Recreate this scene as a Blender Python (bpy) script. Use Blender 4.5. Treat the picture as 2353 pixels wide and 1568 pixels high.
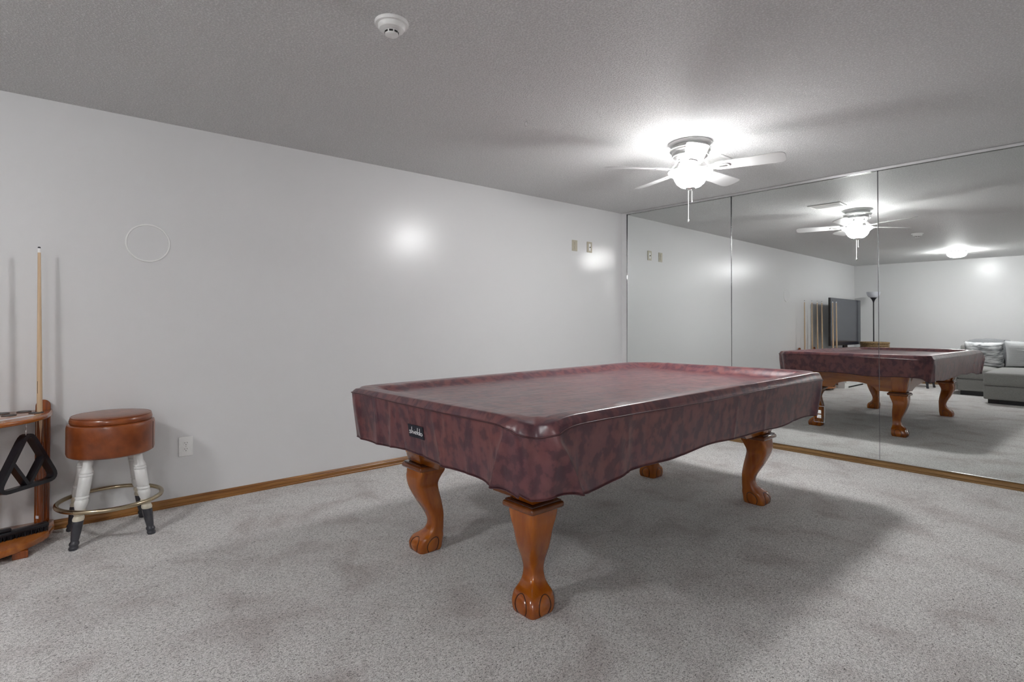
import bpy, bmesh, math, random
import numpy as np
from mathutils import Vector, Matrix

# ------------------------------------------------------------------ reset
for o in list(bpy.data.objects):
    bpy.data.objects.remove(o, do_unlink=True)
scene = bpy.context.scene
COL = scene.collection
PI = math.pi

# ------------------------------------------------------------------ camera
CAM = (4.012391, -5.092067, 1.173631)
FWD = Vector((-0.759815, 0.649974, 0.014668))
RGT = Vector((0.650053, 0.759889, 0.000856))
UPV = Vector((0.010589, -0.010185, 0.999892))
cd = bpy.data.cameras.new('camera')
cd.sensor_fit = 'HORIZONTAL'
cd.sensor_width = 36.0
cd.lens = 1267.0553 * 36.0 / 2353.0
cd.shift_y = -(784.0 - 716.34) / 2353.0
cd.clip_start = 0.02
cam = bpy.data.objects.new('camera', cd)
COL.objects.link(cam)
cam.matrix_world = Matrix(((RGT.x, UPV.x, -FWD.x, CAM[0]), (RGT.y, UPV.y, -FWD.y, CAM[1]),
                           (RGT.z, UPV.z, -FWD.z, CAM[2]), (0, 0, 0, 1)))
scene.camera = cam

# ------------------------------------------------------------------ world / exposure
world = bpy.data.worlds.new('world')
scene.world = world
world.use_nodes = True
world.node_tree.nodes['Background'].inputs[0].default_value = (0.02, 0.02, 0.02, 1)
scene.view_settings.view_transform = 'Standard'
scene.view_settings.look = 'None'
scene.view_settings.gamma = 1.0
scene.view_settings.use_curve_mapping = False
scene.view_settings.exposure = 1.45
FAN_BOWL_E = 54.0      # emission of the fan's glass bowl
FAN_BULB_W = 4.5     # bulbs inside the open bowl
DOME_E = 56.0         # emission of the far ceiling dome and of the added fill dome
scene.cycles.max_bounces = 7
scene.cycles.diffuse_bounces = 4
scene.cycles.glossy_bounces = 4
scene.cycles.transmission_bounces = 0
scene.cycles.use_adaptive_sampling = True
scene.cycles.adaptive_threshold = 0.02
scene.cycles.caustics_reflective = True
scene.cycles.sample_clamp_indirect = 0.0
scene.cycles.use_denoising = True
scene.cycles.use_light_tree = False

# ------------------------------------------------------------------ mesh helpers
def tag(o, label=None, cat=None, group=None, kind=None):
    if label: o['label'] = label
    if cat: o['category'] = cat
    if group: o['group'] = group
    if kind: o['kind'] = kind
    return o

def mesh(name, v, f, mat, smooth=None):
    me = bpy.data.meshes.new(name)
    me.from_pydata([tuple(map(float, p)) for p in v], [], [tuple(map(int, q)) for q in f])
    bm = bmesh.new(); bm.from_mesh(me)
    bmesh.ops.recalc_face_normals(bm, faces=bm.faces)
    bm.to_mesh(me); bm.free()
    if smooth:
        me.shade_smooth()
        me.set_sharp_from_angle(angle=math.radians(smooth))
    me.materials.append(mat)
    me.update()
    return me

def obj(name, vf, mat, parent=None, loc=(0, 0, 0), rot=(0, 0, 0), smooth=None):
    o = bpy.data.objects.new(name, mesh(name, vf[0], vf[1], mat, smooth))
    COL.objects.link(o)
    o.location = loc; o.rotation_euler = rot
    if parent: o.parent = parent
    return o

def shared(name, me, parent=None, loc=(0, 0, 0), rot=(0, 0, 0)):
    o = bpy.data.objects.new(name, me); COL.objects.link(o)
    o.location = loc; o.rotation_euler = rot
    if parent: o.parent = parent
    return o

def thing(name, loc, rot=(0, 0, 0), **k):
    o = bpy.data.objects.new(name, None)
    COL.objects.link(o)
    o.empty_display_size = 0.1
    o.location = loc; o.rotation_euler = rot
    return tag(o, **k)

def copy_tree(o, parent=None):
    c = o.copy(); COL.objects.link(c); c.parent = parent
    for ch in list(o.children): copy_tree(ch, c)
    return c

def join(*parts):
    V, F = [], []
    for v, f in parts:
        n = len(V); V += list(v); F += [tuple(i + n for i in q) for q in f]
    return V, F

def box(x0, x1, y0, y1, z0, z1):
    v = [(x0, y0, z0), (x1, y0, z0), (x1, y1, z0), (x0, y1, z0), (x0, y0, z1), (x1, y0, z1), (x1, y1, z1), (x0, y1, z1)]
    return v, [(0, 3, 2, 1), (4, 5, 6, 7), (0, 1, 5, 4), (1, 2, 6, 5), (2, 3, 7, 6), (3, 0, 4, 7)]

def bevel(vf, w, seg=2):
    bm = bmesh.new()
    vs = [bm.verts.new(p) for p in vf[0]]
    for q in vf[1]: bm.faces.new([vs[i] for i in q])
    bmesh.ops.recalc_face_normals(bm, faces=bm.faces)
    bmesh.ops.bevel(bm, geom=list(bm.edges), offset=w, segments=seg, profile=0.5, affect='EDGES', clamp_overlap=True)
    bm.verts.index_update()
    r = [tuple(v.co) for v in bm.verts], [tuple(v.index for v in f.verts) for f in bm.faces]
    bm.free()
    return r

def bbox(x0, x1, y0, y1, z0, z1, w=0.004, seg=2):
    return bevel(box(x0, x1, y0, y1, z0, z1), w, seg)

def xf(vf, M):
    return [tuple(M @ Vector(p)) for p in vf[0]], vf[1]

def lathe(prof, seg=40, cap=True):
    V, F = [], []
    n = len(prof)
    for r, z in prof:
        for k in range(seg):
            a = 2 * PI * k / seg
            V.append((r * math.cos(a), r * math.sin(a), z))
    for i in range(n - 1):
        for k in range(seg):
            k2 = (k + 1) % seg
            F.append((i * seg + k, i * seg + k2, (i + 1) * seg + k2, (i + 1) * seg + k))
    if cap:
        if prof[0][0] > 1e-5: F.append(tuple(range(seg - 1, -1, -1)))
        if prof[-1][0] > 1e-5: F.append(tuple((n - 1) * seg + k for k in range(seg)))
    return V, F

def tube(path, rad, seg=8, closed=False):
    P = [Vector(p) for p in path]; n = len(P)
    V, F = [], []
    prev = None
    for i in range(n):
        if closed: t = P[(i + 1) % n] - P[(i - 1) % n]
        else: t = P[min(i + 1, n - 1)] - P[max(i - 1, 0)]
        t.normalize()
        if prev is None:
            a = Vector((0, 0, 1)) if abs(t.z) < 0.9 else Vector((1, 0, 0))
            u = t.cross(a).normalized()
        else:
            u = (prev - t * prev.dot(t)).normalized()
        prev = u
        w = t.cross(u)
        r = rad[i] if hasattr(rad, '__len__') else rad
        for k in range(seg):
            a = 2 * PI * k / seg
            V.append(tuple(P[i] + u * (r * math.cos(a)) + w * (r * math.sin(a))))
    m = n if closed else n - 1
    for i in range(m):
        j = (i + 1) % n
        for k in range(seg):
            k2 = (k + 1) % seg
            F.append((i * seg + k, i * seg + k2, j * seg + k2, j * seg + k))
    if not closed:
        F.append(tuple(range(seg - 1, -1, -1)))
        F.append(tuple((n - 1) * seg + k for k in range(seg)))
    return V, F

def prism(poly, h0, h1, axis='z'):
    """poly: list of 2D points; extruded along axis"""
    n = len(poly)
    def P(a, b, h):
        return (a, b, h) if axis == 'z' else (a, h, b) if axis == 'y' else (h, a, b)
    V = [P(a, b, h0) for a, b in poly] + [P(a, b, h1) for a, b in poly]
    F = [tuple(range(n - 1, -1, -1)), tuple(range(n, 2 * n))]
    for i in range(n):
        j = (i + 1) % n
        F.append((i, j, n + j, n + i))
    return V, F

def spline(pts, n):
    """Catmull-Rom through pts (any dimension), n samples per span"""
    P = [np.array(p, float) for p in pts]
    out = []
    for i in range(len(P) - 1):
        p0, p1, p2, p3 = P[max(i - 1, 0)], P[i], P[i + 1], P[min(i + 2, len(P) - 1)]
        for k in range(n):
            t = k / n
            out.append(0.5 * (2 * p1 + (p2 - p0) * t + (2 * p0 - 5 * p1 + 4 * p2 - p3) * t * t + (3 * p1 - p0 - 3 * p2 + p3) * t ** 3))
    out.append(P[-1])
    return [tuple(p) for p in out]

def interp(x, xs, ys): return float(np.interp(x, xs, ys))

# ------------------------------------------------------------------ materials
def new_mat(name):
    m = bpy.data.materials.new(name); m.use_nodes = True
    nt = m.node_tree
    return m, nt, nt.nodes['Principled BSDF']

def setp(b, **k):
    names = dict(rough='Roughness', metal='Metallic', spec='Specular IOR Level', coat='Coat Weight', coat_rough='Coat Roughness',
                 sheen='Sheen Weight', ior='IOR', trans='Transmission Weight', emit='Emission Strength', alpha='Alpha')
    for a, v in k.items(): b.inputs[names[a]].default_value = v

def nd(nt, typ, **k):
    n = nt.nodes.new(typ)
    for a, v in k.items():
        if a.startswith('i_'):
            key = a[2:]
            key = int(key) if key.isdigit() else key.replace('_', ' ')
            n.inputs[key].default_value = v
        else: setattr(n, a, v)
    return n

def ramp(nt, fac, stops):
    r = nt.nodes.new('ShaderNodeValToRGB')
    el = r.color_ramp.elements
    while len(el) < len(stops): el.new(0.5)
    for e, (p, c) in zip(el, stops):
        e.position = p; e.color = (*c, 1)
    nt.links.new(fac, r.inputs[0])
    return r

def coords(nt, scale=(1, 1, 1), rot=(0, 0, 0), kind='Object'):
    tc = nt.nodes.new('ShaderNodeTexCoord')
    mp = nt.nodes.new('ShaderNodeMapping')
    mp.inputs['Scale'].default_value = scale; mp.inputs['Rotation'].default_value = rot
    nt.links.new(tc.outputs[kind], mp.inputs[0])
    return mp.outputs[0]

def bump(nt, b, height, strength, dist):
    bp = nd(nt, 'ShaderNodeBump', i_Strength=strength, i_Distance=dist)
    nt.links.new(height, bp.inputs['Height']); nt.links.new(bp.outputs[0], b.inputs['Normal'])

def plain(name, col, rough=0.5, var=0.0, vscale=30, **k):
    m, nt, b = new_mat(name)
    setp(b, rough=rough, **k)
    if var:
        n = nd(nt, 'ShaderNodeTexNoise', i_Scale=vscale, i_Detail=3.0)
        nt.links.new(coords(nt), n.inputs['Vector'])
        r = ramp(nt, n.outputs[0], [(0.3, [c * (1 - var) for c in col]), (0.7, [min(1, c * (1 + var)) for c in col])])
        nt.links.new(r.outputs[0], b.inputs['Base Color'])
    else:
        b.inputs['Base Color'].default_value = (*col, 1)
    return m

def wood(name, dark, light, scale=(14, 14, 1.2), rough=0.25, coat=0.4, fine=True):
    m, nt, b = new_mat(name)
    setp(b, rough=rough, coat=coat, coat_rough=0.12)
    v = coords(nt, scale)
    n = nd(nt, 'ShaderNodeTexNoise', i_Scale=1.6, i_Detail=6.0, i_Roughness=0.6, i_Distortion=0.8)
    nt.links.new(v, n.inputs['Vector'])
    r = ramp(nt, n.outputs[0], [(0.3, dark), (0.52, [(a + c) / 2 for a, c in zip(dark, light)]), (0.72, light)])
    nt.links.new(r.outputs[0], b.inputs['Base Color'])
    if fine:
        n2 = nd(nt, 'ShaderNodeTexNoise', i_Scale=9.0, i_Detail=3.0)
        nt.links.new(v, n2.inputs['Vector'])
        bump(nt, b, n2.outputs[0], 0.04, 0.002)
    return m

def emis(name, col, s):
    m, nt, b = new_mat(name)
    b.inputs['Base Color'].default_value = (*col, 1)
    b.inputs['Emission Color'].default_value = (*col, 1)
    setp(b, emit=s, rough=0.3)
    return m

# walls: semi-gloss off-white paint with a little orange-peel
def wall_paint():
    m, nt, b = new_mat('wall_paint')
    b.inputs['Base Color'].default_value = (0.72, 0.72, 0.725, 1)
    setp(b, rough=0.285, spec=0.5)
    n = nd(nt, 'ShaderNodeTexNoise', i_Scale=90.0, i_Detail=2.0)
    nt.links.new(coords(nt), n.inputs['Vector'])
    bump(nt, b, n.outputs[0], 0.05, 0.002)
    return m

def ceiling_paint():
    m, nt, b = new_mat('ceiling_texture')
    setp(b, rough=0.62, spec=0.25)
    n = nd(nt, 'ShaderNodeTexNoise', i_Scale=125.0, i_Detail=3.0, i_Roughness=0.55, i_Distortion=0.6)
    nt.links.new(coords(nt), n.inputs['Vector'])
    r = ramp(nt, n.outputs[0], [(0.40, (0.72, 0.72, 0.72)), (0.66, (0.93, 0.93, 0.93))])
    nt.links.new(r.outputs[0], b.inputs['Base Color'])
    r2 = ramp(nt, n.outputs[0], [(0.42, (0, 0, 0)), (0.62, (1, 1, 1))])
    bump(nt, b, r2.outputs[0], 0.75, 0.0055)
    return m

def carpet():
    m, nt, b = new_mat('carpet')
    setp(b, rough=0.95, spec=0.1, sheen=0.15)
    big = nd(nt, 'ShaderNodeTexNoise', i_Scale=3.4, i_Detail=4.0, i_Roughness=0.55, i_Distortion=0.5)
    nt.links.new(coords(nt, (1, 1, 1), (0, 0, 0.5)), big.inputs['Vector'])
    rb = ramp(nt, big.outputs[0], [(0.32, (0.78, 0.745, 0.735)), (0.44, (0.92, 0.905, 0.90)), (0.56, (1.0, 1.0, 0.995))])
    fine = nd(nt, 'ShaderNodeTexNoise', i_Scale=190.0, i_Detail=2.0, i_Roughness=0.6, i_Distortion=1.6)
    nt.links.new(coords(nt, (1.0, 0.62, 1), (0, 0, 0.6)), fine.inputs['Vector'])
    rf = ramp(nt, fine.outputs[0], [(0.31, (0.16, 0.148, 0.14)), (0.44, (0.66, 0.635, 0.62)), (0.57, (1.0, 0.98, 0.965))])
    mx = nd(nt, 'ShaderNodeMix', data_type='RGBA', blend_type='MULTIPLY')
    mx.inputs[0].default_value = 1.0
    nt.links.new(rf.outputs[0], mx.inputs[6]); nt.links.new(rb.outputs[0], mx.inputs[7])
    nt.links.new(mx.outputs[2], b.inputs['Base Color'])
    bump(nt, b, fine.outputs[0], 0.8, 0.012)
    return m

def vinyl():
    m, nt, b = new_mat('marbled_vinyl')
    setp(b, rough=0.33, spec=0.5, coat=0.15, coat_rough=0.25)
    n = nd(nt, 'ShaderNodeTexNoise', i_Scale=23.0, i_Detail=3.0, i_Roughness=0.5, i_Distortion=0.0)
    nt.links.new(coords(nt, (1, 1, 0.8)), n.inputs['Vector'])
    n2 = nd(nt, 'ShaderNodeTexNoise', i_Scale=6.0, i_Detail=2.0)
    nt.links.new(coords(nt), n2.inputs['Vector'])
    r = ramp(nt, n.outputs[0], [(0.38, (0.092, 0.035, 0.045)), (0.46, (0.115, 0.042, 0.050)), (0.50, (0.160, 0.057, 0.060)), (0.60, (0.185, 0.067, 0.067))])
    r2 = ramp(nt, n2.outputs[0], [(0.35, (0.86, 0.90, 1.0)), (0.65, (1.0, 0.98, 0.94))])
    mx = nd(nt, 'ShaderNodeMix', data_type='RGBA', blend_type='MULTIPLY'); mx.inputs[0].default_value = 1.0
    nt.links.new(r.outputs[0], mx.inputs[6]); nt.links.new(r2.outputs[0], mx.inputs[7])
    nt.links.new(mx.outputs[2], b.inputs['Base Color'])
    w = nd(nt, 'ShaderNodeTexNoise', i_Scale=5.0, i_Detail=4.0, i_Roughness=0.5, i_Distortion=1.2)
    nt.links.new(coords(nt, (2.2, 0.6, 0.5), (0, 0, 0.15)), w.inputs['Vector'])
    bump(nt, b, w.outputs[0], 0.22, 0.02)
    return m

def leather():
    m, nt, b = new_mat('brown_leather')
    setp(b, rough=0.30, spec=0.5, coat=0.4, coat_rough=0.18)
    n = nd(nt, 'ShaderNodeTexNoise', i_Scale=14.0, i_Detail=5.0)
    nt.links.new(coords(nt), n.inputs['Vector'])
    r = ramp(nt, n.outputs[0], [(0.3, (0.15, 0.030, 0.006)), (0.55, (0.235, 0.055, 0.011)), (0.75, (0.30, 0.082, 0.020))])
    nt.links.new(r.outputs[0], b.inputs['Base Color'])
    v = nd(nt, 'ShaderNodeTexVoronoi', i_Scale=120.0, feature='DISTANCE_TO_EDGE')
    nt.links.new(coords(nt), v.inputs['Vector'])
    bump(nt, b, v.outputs[0], 0.12, 0.002)
    return m

def fabric(name, a, c, scale=180, rough=0.9):
    m, nt, b = new_mat(name)
    setp(b, rough=rough, spec=0.15, sheen=0.3)
    n = nd(nt, 'ShaderNodeTexNoise', i_Scale=float(scale), i_Detail=2.0)
    nt.links.new(coords(nt), n.inputs['Vector'])
    r = ramp(nt, n.outputs[0], [(0.3, a), (0.7, c)])
    nt.links.new(r.outputs[0], b.inputs['Base Color'])
    bump(nt, b, n.outputs[0], 0.2, 0.003)
    return m

def tie_dye():
    m, nt, b = new_mat('mottled_pillow_cloth')
    setp(b, rough=0.9, sheen=0.2)
    n = nd(nt, 'ShaderNodeTexNoise', i_Scale=7.0, i_Detail=5.0, i_Distortion=1.5)
    nt.links.new(coords(nt, (0.6, 1, 2.4), (0, 0.3, 0)), n.inputs['Vector'])
    r = ramp(nt, n.outputs[0], [(0.35, (0.16, 0.17, 0.18)), (0.46, (0.42, 0.43, 0.44)), (0.56, (0.74, 0.75, 0.76)), (0.7, (0.8, 0.8, 0.8))])
    nt.links.new(r.outputs[0], b.inputs['Base Color'])
    bump(nt, b, n.outputs[0], 0.3, 0.02)
    return m

MW = wall_paint(); MCEIL = ceiling_paint(); MCARP = carpet()
MOAK = wood('oak_trim', (0.20, 0.075, 0.014), (0.40, 0.19, 0.05), (26, 1.6, 26), 0.35, 0.2)
MOAKX = wood('oak_trim_front', (0.17, 0.09, 0.03), (0.34, 0.20, 0.085), (1.6, 26, 26), 0.35, 0.2)
MCH = wood('cherry_wood', (0.235, 0.045, 0.004), (0.52, 0.155, 0.012), (5, 5, 1.1), 0.2, 0.5)
MCHX = wood('cherry_apron', (0.24, 0.055, 0.005), (0.45, 0.135, 0.014), (1.2, 1.2, 7), 0.22, 0.5)
MCAP = wood('cherry_moulding', (0.13, 0.032, 0.007), (0.26, 0.075, 0.016), (4, 4, 4), 0.2, 0.5)
MCHD = plain('dark_cherry', (0.075, 0.016, 0.006), 0.2, 0.25, 20, coat=0.5)
MRACK = wood('rack_wood', (0.26, 0.06, 0.008), (0.50, 0.17, 0.025), (3, 8, 8), 0.2, 0.6)
MRACKV = wood('rack_post_wood', (0.12, 0.024, 0.005), (0.36, 0.09, 0.014), (28, 28, 1.5), 0.2, 0.6)
MMIR, _nt, _b = new_mat('mirror_silver')
_b.inputs['Base Color'].default_value = (0.84, 0.865, 0.855, 1); setp(_b, metal=1.0, rough=0.0)
MBLACK = plain('black_plastic', (0.012, 0.012, 0.016), 0.32, 0.2, 40)
MGROOVE = plain('dark_groove', (0.02, 0.006, 0.003), 0.5)
MWHITE = plain('white_paint', (0.74, 0.74, 0.73), 0.3, 0.02, 20)
MPLAST = plain('white_plastic', (0.88, 0.88, 0.87), 0.35, 0.02, 60)
MBEIGE = plain('beige_plastic', (0.50, 0.46, 0.36), 0.35, 0.04, 60)
MCREAM = plain('worn_cream_paint', (0.66, 0.61, 0.50), 0.35, 0.08, 30)
MGREY = plain('charcoal_lacquer', (0.045, 0.045, 0.055), 0.25, 0.1, 30, coat=0.3)
MBRASS = plain('aged_brass', (0.50, 0.42, 0.29), 0.24, 0.15, 14, metal=1.0)
MSTEEL = plain('brushed_nickel', (0.62, 0.62, 0.62), 0.3, 0.05, 40, metal=1.0)
MALU = plain('aluminium_channel', (0.74, 0.74, 0.74), 0.28, 0.03, 20, metal=0.9)
MVIN = vinyl(); MLEA = leather()
MPIPE = plain('burgundy_piping', (0.070, 0.018, 0.022), 0.35, 0.1, 40)
MLAB = plain('navy_label', (0.010, 0.012, 0.022), 0.6, 0.1, 200)
MTHREAD = plain('white_thread', (0.8, 0.8, 0.82), 0.6)
MMAPLE = wood('maple_cue', (0.58, 0.40, 0.24), (0.72, 0.54, 0.35), (60, 60, 2), 0.3, 0.3)
MSOFA = fabric('grey_sofa_fabric', (0.24, 0.235, 0.225), (0.31, 0.305, 0.295), 120)
MSOFA2 = fabric('grey_cushion_fabric', (0.22, 0.225, 0.235), (0.30, 0.305, 0.315), 120)
MPIL1 = tie_dye()
MPIL2 = fabric('pale_ribbed_cloth', (0.55, 0.56, 0.57), (0.66, 0.67, 0.68), 150)
MSCREEN = plain('television_screen', (0.018, 0.022, 0.036), 0.12, spec=0.9)
MHOLE = plain('dark_slot', (0.012, 0.012, 0.012), 0.8)
MBLADE = plain('white_fan_blade', (0.70, 0.70, 0.70), 0.3, 0.02, 10)
MGLASSE = emis('lit_glass_bowl', (1.0, 1.0, 1.0), FAN_BOWL_E)
MDOMEE = emis('lit_dome_glass', (1.0, 1.0, 1.0), DOME_E)
MLAMPG = plain('frosted_lamp_shade', (0.62, 0.63, 0.68), 0.25)
MWICK = wood('wicker', (0.10, 0.05, 0.02), (0.52, 0.36, 0.18), (40, 40, 60), 0.6, 0.0)
MWICKD = plain('dark_wicker', (0.16, 0.08, 0.03), 0.7, 0.4, 50)
MSTICK = plain('white_sticker', (0.7, 0.7, 0.72), 0.4)

# ------------------------------------------------------------------ room shell
H = 2.4; XR = 5.6; YB = -8.1
G = 0.010704          # the mirrored wall is not quite square to the left wall
MP = math.radians(0.27)
cg, sg = math.cos(G), math.sin(G)
WG = Matrix.Rotation(G, 4, 'Z')
tag(obj('floor', box(-0.15, XR + 0.15, YB - 0.15, 0.25, -0.1, 0.0), MCARP), kind='structure')
tag(obj('ceiling', box(-0.15, XR + 0.15, YB - 0.15, 0.25, H, H + 0.1), MCEIL), kind='structure')
tag(obj('wall_left', box(-0.12, 0.0, YB - 0.12, 0.2, -0.05, H + 0.05), MW), kind='structure')
tag(obj('wall_right', box(XR, XR + 0.12, YB - 0.12, 0.2, -0.05, H + 0.05), MW), kind='structure')
tag(obj('wall_back', box(-0.12, XR + 0.12, YB - 0.12, YB, -0.05, H + 0.05), MW), kind='structure')
tag(obj('wall_front', xf(box(-0.12, XR + 0.14, 0.012, 0.14, -0.05, H + 0.05), WG), MW), kind='structure')

BPROF = [(0, 0), (0.014, 0), (0.0145, 0.010), (0.0115, 0.014), (0.0135, 0.019), (0.0125, 0.034), (0.009, 0.0385), (0.0105, 0.043), (0.006, 0.052), (0, 0.053)]
def baseboard(name, p0, p1, nrm, mat):
    p0, p1, nrm = Vector(p0), Vector(p1), Vector(nrm)
    V = [tuple(q + nrm * d + Vector((0, 0, z))) for q in (p0, p1) for d, z in BPROF]
    n = len(BPROF)
    F = [tuple(range(n)), tuple(range(2 * n - 1, n - 1, -1))] + [(i, (i + 1) % n, n + (i + 1) % n, n + i) for i in range(n)]
    return tag(obj(name, (V, F), mat, smooth=35), kind='structure')
baseboard('baseboard_left', (0, YB + 0.016, 0), (0, -0.004, 0), (1, 0, 0), MOAK)
baseboard('baseboard_front', WG @ Vector((0.016, 0.012, 0)), WG @ Vector((XR - 0.016, 0.012, 0)), WG.to_3x3() @ Vector((0, -1.9, 0)), MOAKX)
baseboard('baseboard_back', (0.0, YB, 0), (XR, YB, 0), (0, 1, 0), MOAKX)
baseboard('baseboard_right', (XR, YB + 0.016, 0), (XR, 0.0, 0), (-1, 0, 0), MOAK)

# mirror panels: silvered glass sheets standing on the base channel, leaning a hair
seams = [0.080, 1.327, 2.561, 3.795, 5.03]
mlabels = ['narrow-looking leftmost mirror panel next to the white wall corner, no furniture edge to edge',
           'second mirror panel from the corner, showing the lit fan and the television',
           'third mirror panel from the corner, showing the ceiling dome light and the grey sofa',
           'fourth mirror panel from the corner, running on beyond the right edge of the photo']
mlabels[0] = 'leftmost tall mirror panel beside the white wall corner, reflecting the two beige wall plates'
for k in range(4):
    s0, s1 = seams[k] + 0.0012, seams[k + 1] - 0.0012
    z0, z1 = 0.055, 2.383
    root = thing('wall_mirror', tuple(WG @ Vector(((s0 + s1) / 2, 0, z0))), (0, 0, G), label=mlabels[k], cat='mirror', group='mirror panels covering the end wall')
    # glass sheet: local plane leaning by MP about its mid height
    w2 = (s1 - s0) / 2; zm = 1.2 - z0; hh = z1 - z0
    off = lambda z: (z - zm) * math.tan(MP)
    yv = [(-w2, off(0), 0), (w2, off(0), 0), (w2, off(hh), hh), (-w2, off(hh), hh)]
    t = 0.005
    V = yv + [(a, b_ + t, c) for a, b_, c in yv]
    obj('mirror_glass', (V, [(0, 1, 2, 3), (7, 6, 5, 4), (0, 4, 5, 1), (1, 5, 6, 2), (2, 6, 7, 3), (3, 7, 4, 0)]), MMIR, root)
    e = 0.0015
    obj('ground_edge', box(-w2 - e, -w2 + 0.0003, -0.004, 0.006, 0, hh), MGREY, root)
    obj('ground_edge', box(w2 - 0.0003, w2 + e * 0.4, -0.004, 0.006, 0, hh), MGREY, root)
mo_t = thing('mirror_outlet', tuple(WG @ Vector((2.115, -0.0048, 0.363))), (0, 0, G), label='electrical outlet with a mirrored cover plate set into the mirror behind the table', cat='outlet')
obj('cover_plate', bevel(box(-0.043, 0.043, -0.007, 0.0, -0.070, 0.070), 0.003, 1), MMIR, mo_t)
for s_ in (0.0195, -0.0195):
    rc = obj('receptacle', bbox(-0.0165, 0.0165, -0.0100, -0.0060, s_ - 0.0145, s_ + 0.0145, 0.003), MPLAST, mo_t, smooth=40)
    for x_, w_, z0_, z1_ in ((-0.0065, 0.001, 0.001, 0.0085), (0.0065, 0.001, 0.002, 0.0085), (0.0, 0.002, -0.009, -0.005)):
        obj('socket_slot', box(x_ - w_, x_ + w_, -0.0104, -0.0098, s_ + z0_, s_ + z1_), MHOLE, rc)
tag(obj('trim_1', xf(join(box(0.078, 5.04, -0.011, 0.011, 2.383, 2.397), box(0.078, 5.04, -0.012, -0.0085, 2.377, 2.387)), WG), MALU), kind='structure')
tag(obj('trim_2', xf(bbox(0.078, 5.04, -0.014, 0.010, 0.0525, 0.056, 0.001, 1), WG), MALU), kind='structure')

# ------------------------------------------------------------------ pool table
TC = (1.942, -2.574); TR = math.radians(0.9)
table = thing('pool_table', (*TC, 0), (0, 0, TR), label='large pool table on carved wooden claw-foot legs under a burgundy cover', cat='pool table')
LX, LY = 0.3995, 0.9945
LEG = [  # z, centre offset along the outward diagonal, half diagonal, squareness
    (0.000, 0.003, 0.079, 6.0), (0.012, 0.002, 0.084, 6.0), (0.039, 0.000, 0.0865, 6.0), (0.069, -0.012, 0.079, 5.5), (0.090, -0.030, 0.060, 4.2),
    (0.112, -0.044, 0.0475, 3.6), (0.147, -0.0495, 0.0425, 3.4), (0.189, -0.041, 0.0500, 3.5), (0.249, -0.014, 0.0655, 4.0),
    (0.300, 0.008, 0.0745, 4.6), (0.335, 0.017, 0.0800, 5.0), (0.369, 0.0125, 0.0900, 5.5), (0.398, 0.002, 0.0975, 6.5), (0.417, 0.0, 0.099, 7.0)]
lev = spline(LEG, 5)
SEG = 48
LV, LF = [], []
for z, c, h, q in lev:
    a = h / (math.sqrt(2) * 0.5 ** (1 / q))
    for k in range(SEG):
        t = 2 * PI * k / SEG
        ct, st = math.cos(t), math.sin(t)
        x = a * math.copysign(abs(ct) ** (2 / q), ct); y = a * math.copysign(abs(st) ** (2 / q), st)
        # claw ridge down the outward corner of the foot
        d = c / math.sqrt(2)
        LV.append((x + d, y + d, z))
for i in range(len(lev) - 1):
    for k in range(SEG):
        k2 = (k + 1) % SEG
        LF.append((i * SEG + k, i * SEG + k2, (i + 1) * SEG + k2, (i + 1) * SEG + k))
LF.append(tuple(range(SEG - 1, -1, -1))); LF.append(tuple((len(lev) - 1) * SEG + k for k in range(SEG)))
leg_me = mesh('leg', LV, LF, MCH, 50)
cap_me = mesh('leg_cap', *join(bevel(box(-0.092, 0.092, -0.092, 0.092, 0.415, 0.441), 0.0115, 4)), MCAP, 40)
cap2_me = mesh('cap_moulding', *bbox(-0.082, 0.082, -0.082, 0.082, 0.4405, 0.4475, 0.003), MCHD, 40)
# oval toe panels and their incised outlines, following the foot's faces
def foot_at(z):
    zs = [l[0] for l in lev]
    c, h, q = (interp(z, zs, [l[i] for l in lev]) for i in (1, 2, 3))
    return c / math.sqrt(2), h / (math.sqrt(2) * 0.5 ** (1 / q)), q
def toe_pt(k, y, z, lift):
    d, a_, q = foot_at(z)
    x = a_ * max(0.0, 1 - abs(y / a_) ** q) ** (1 / q) + lift
    n_ = Vector((math.cos(k * PI / 2), math.sin(k * PI / 2), 0)); t_ = Vector((-n_.y, n_.x, 0))
    return tuple(Vector((d, d, z)) + n_ * x + t_ * y)
toe_meshes, groove_meshes = [], []
for k in range(4):
    V, F = [], []
    nu, nr = 28, 6
    for i in range(nr + 1):
        r_ = max(i / nr, 0.01)
        for j in range(nu):
            t = 2 * PI * j / nu
            V.append(toe_pt(k, 0.031 * r_ * math.cos(t), max(0.001, 0.034 + 0.038 * r_ * math.sin(t)), 0.0052 * math.sqrt(max(0, 1 - (i / nr) ** 2)) - 0.0004))
    for i in range(nr):
        for j in range(nu):
            F.append((i * nu + j, i * nu + (j + 1) % nu, (i + 1) * nu + (j + 1) % nu, (i + 1) * nu + j))
    toe_meshes.append(mesh('toe_panel', V, F, MCH, 70))
    groove_meshes.append(mesh('toe_groove', *tube([toe_pt(k, 0.0325 * math.cos(t), 0.034 + 0.040 * math.sin(t), 0.0002) for t in np.linspace(-0.9, PI + 0.9, 36)], 0.0016, 6), MGROOVE, 70))
for sx, sy, rz in ((1, 1, 0), (-1, 1, PI / 2), (-1, -1, PI), (1, -1, -PI / 2)):
    lg = shared('leg', leg_me, table, (sx * LX, sy * LY, 0), (0, 0, rz))
    shared('leg_cap', cap_me, lg); shared('cap_moulding', cap2_me, lg)
    for k in range(4):
        shared('toe_panel', toe_meshes[k], lg)
        shared('toe_groove', groove_meshes[k], lg)

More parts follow.
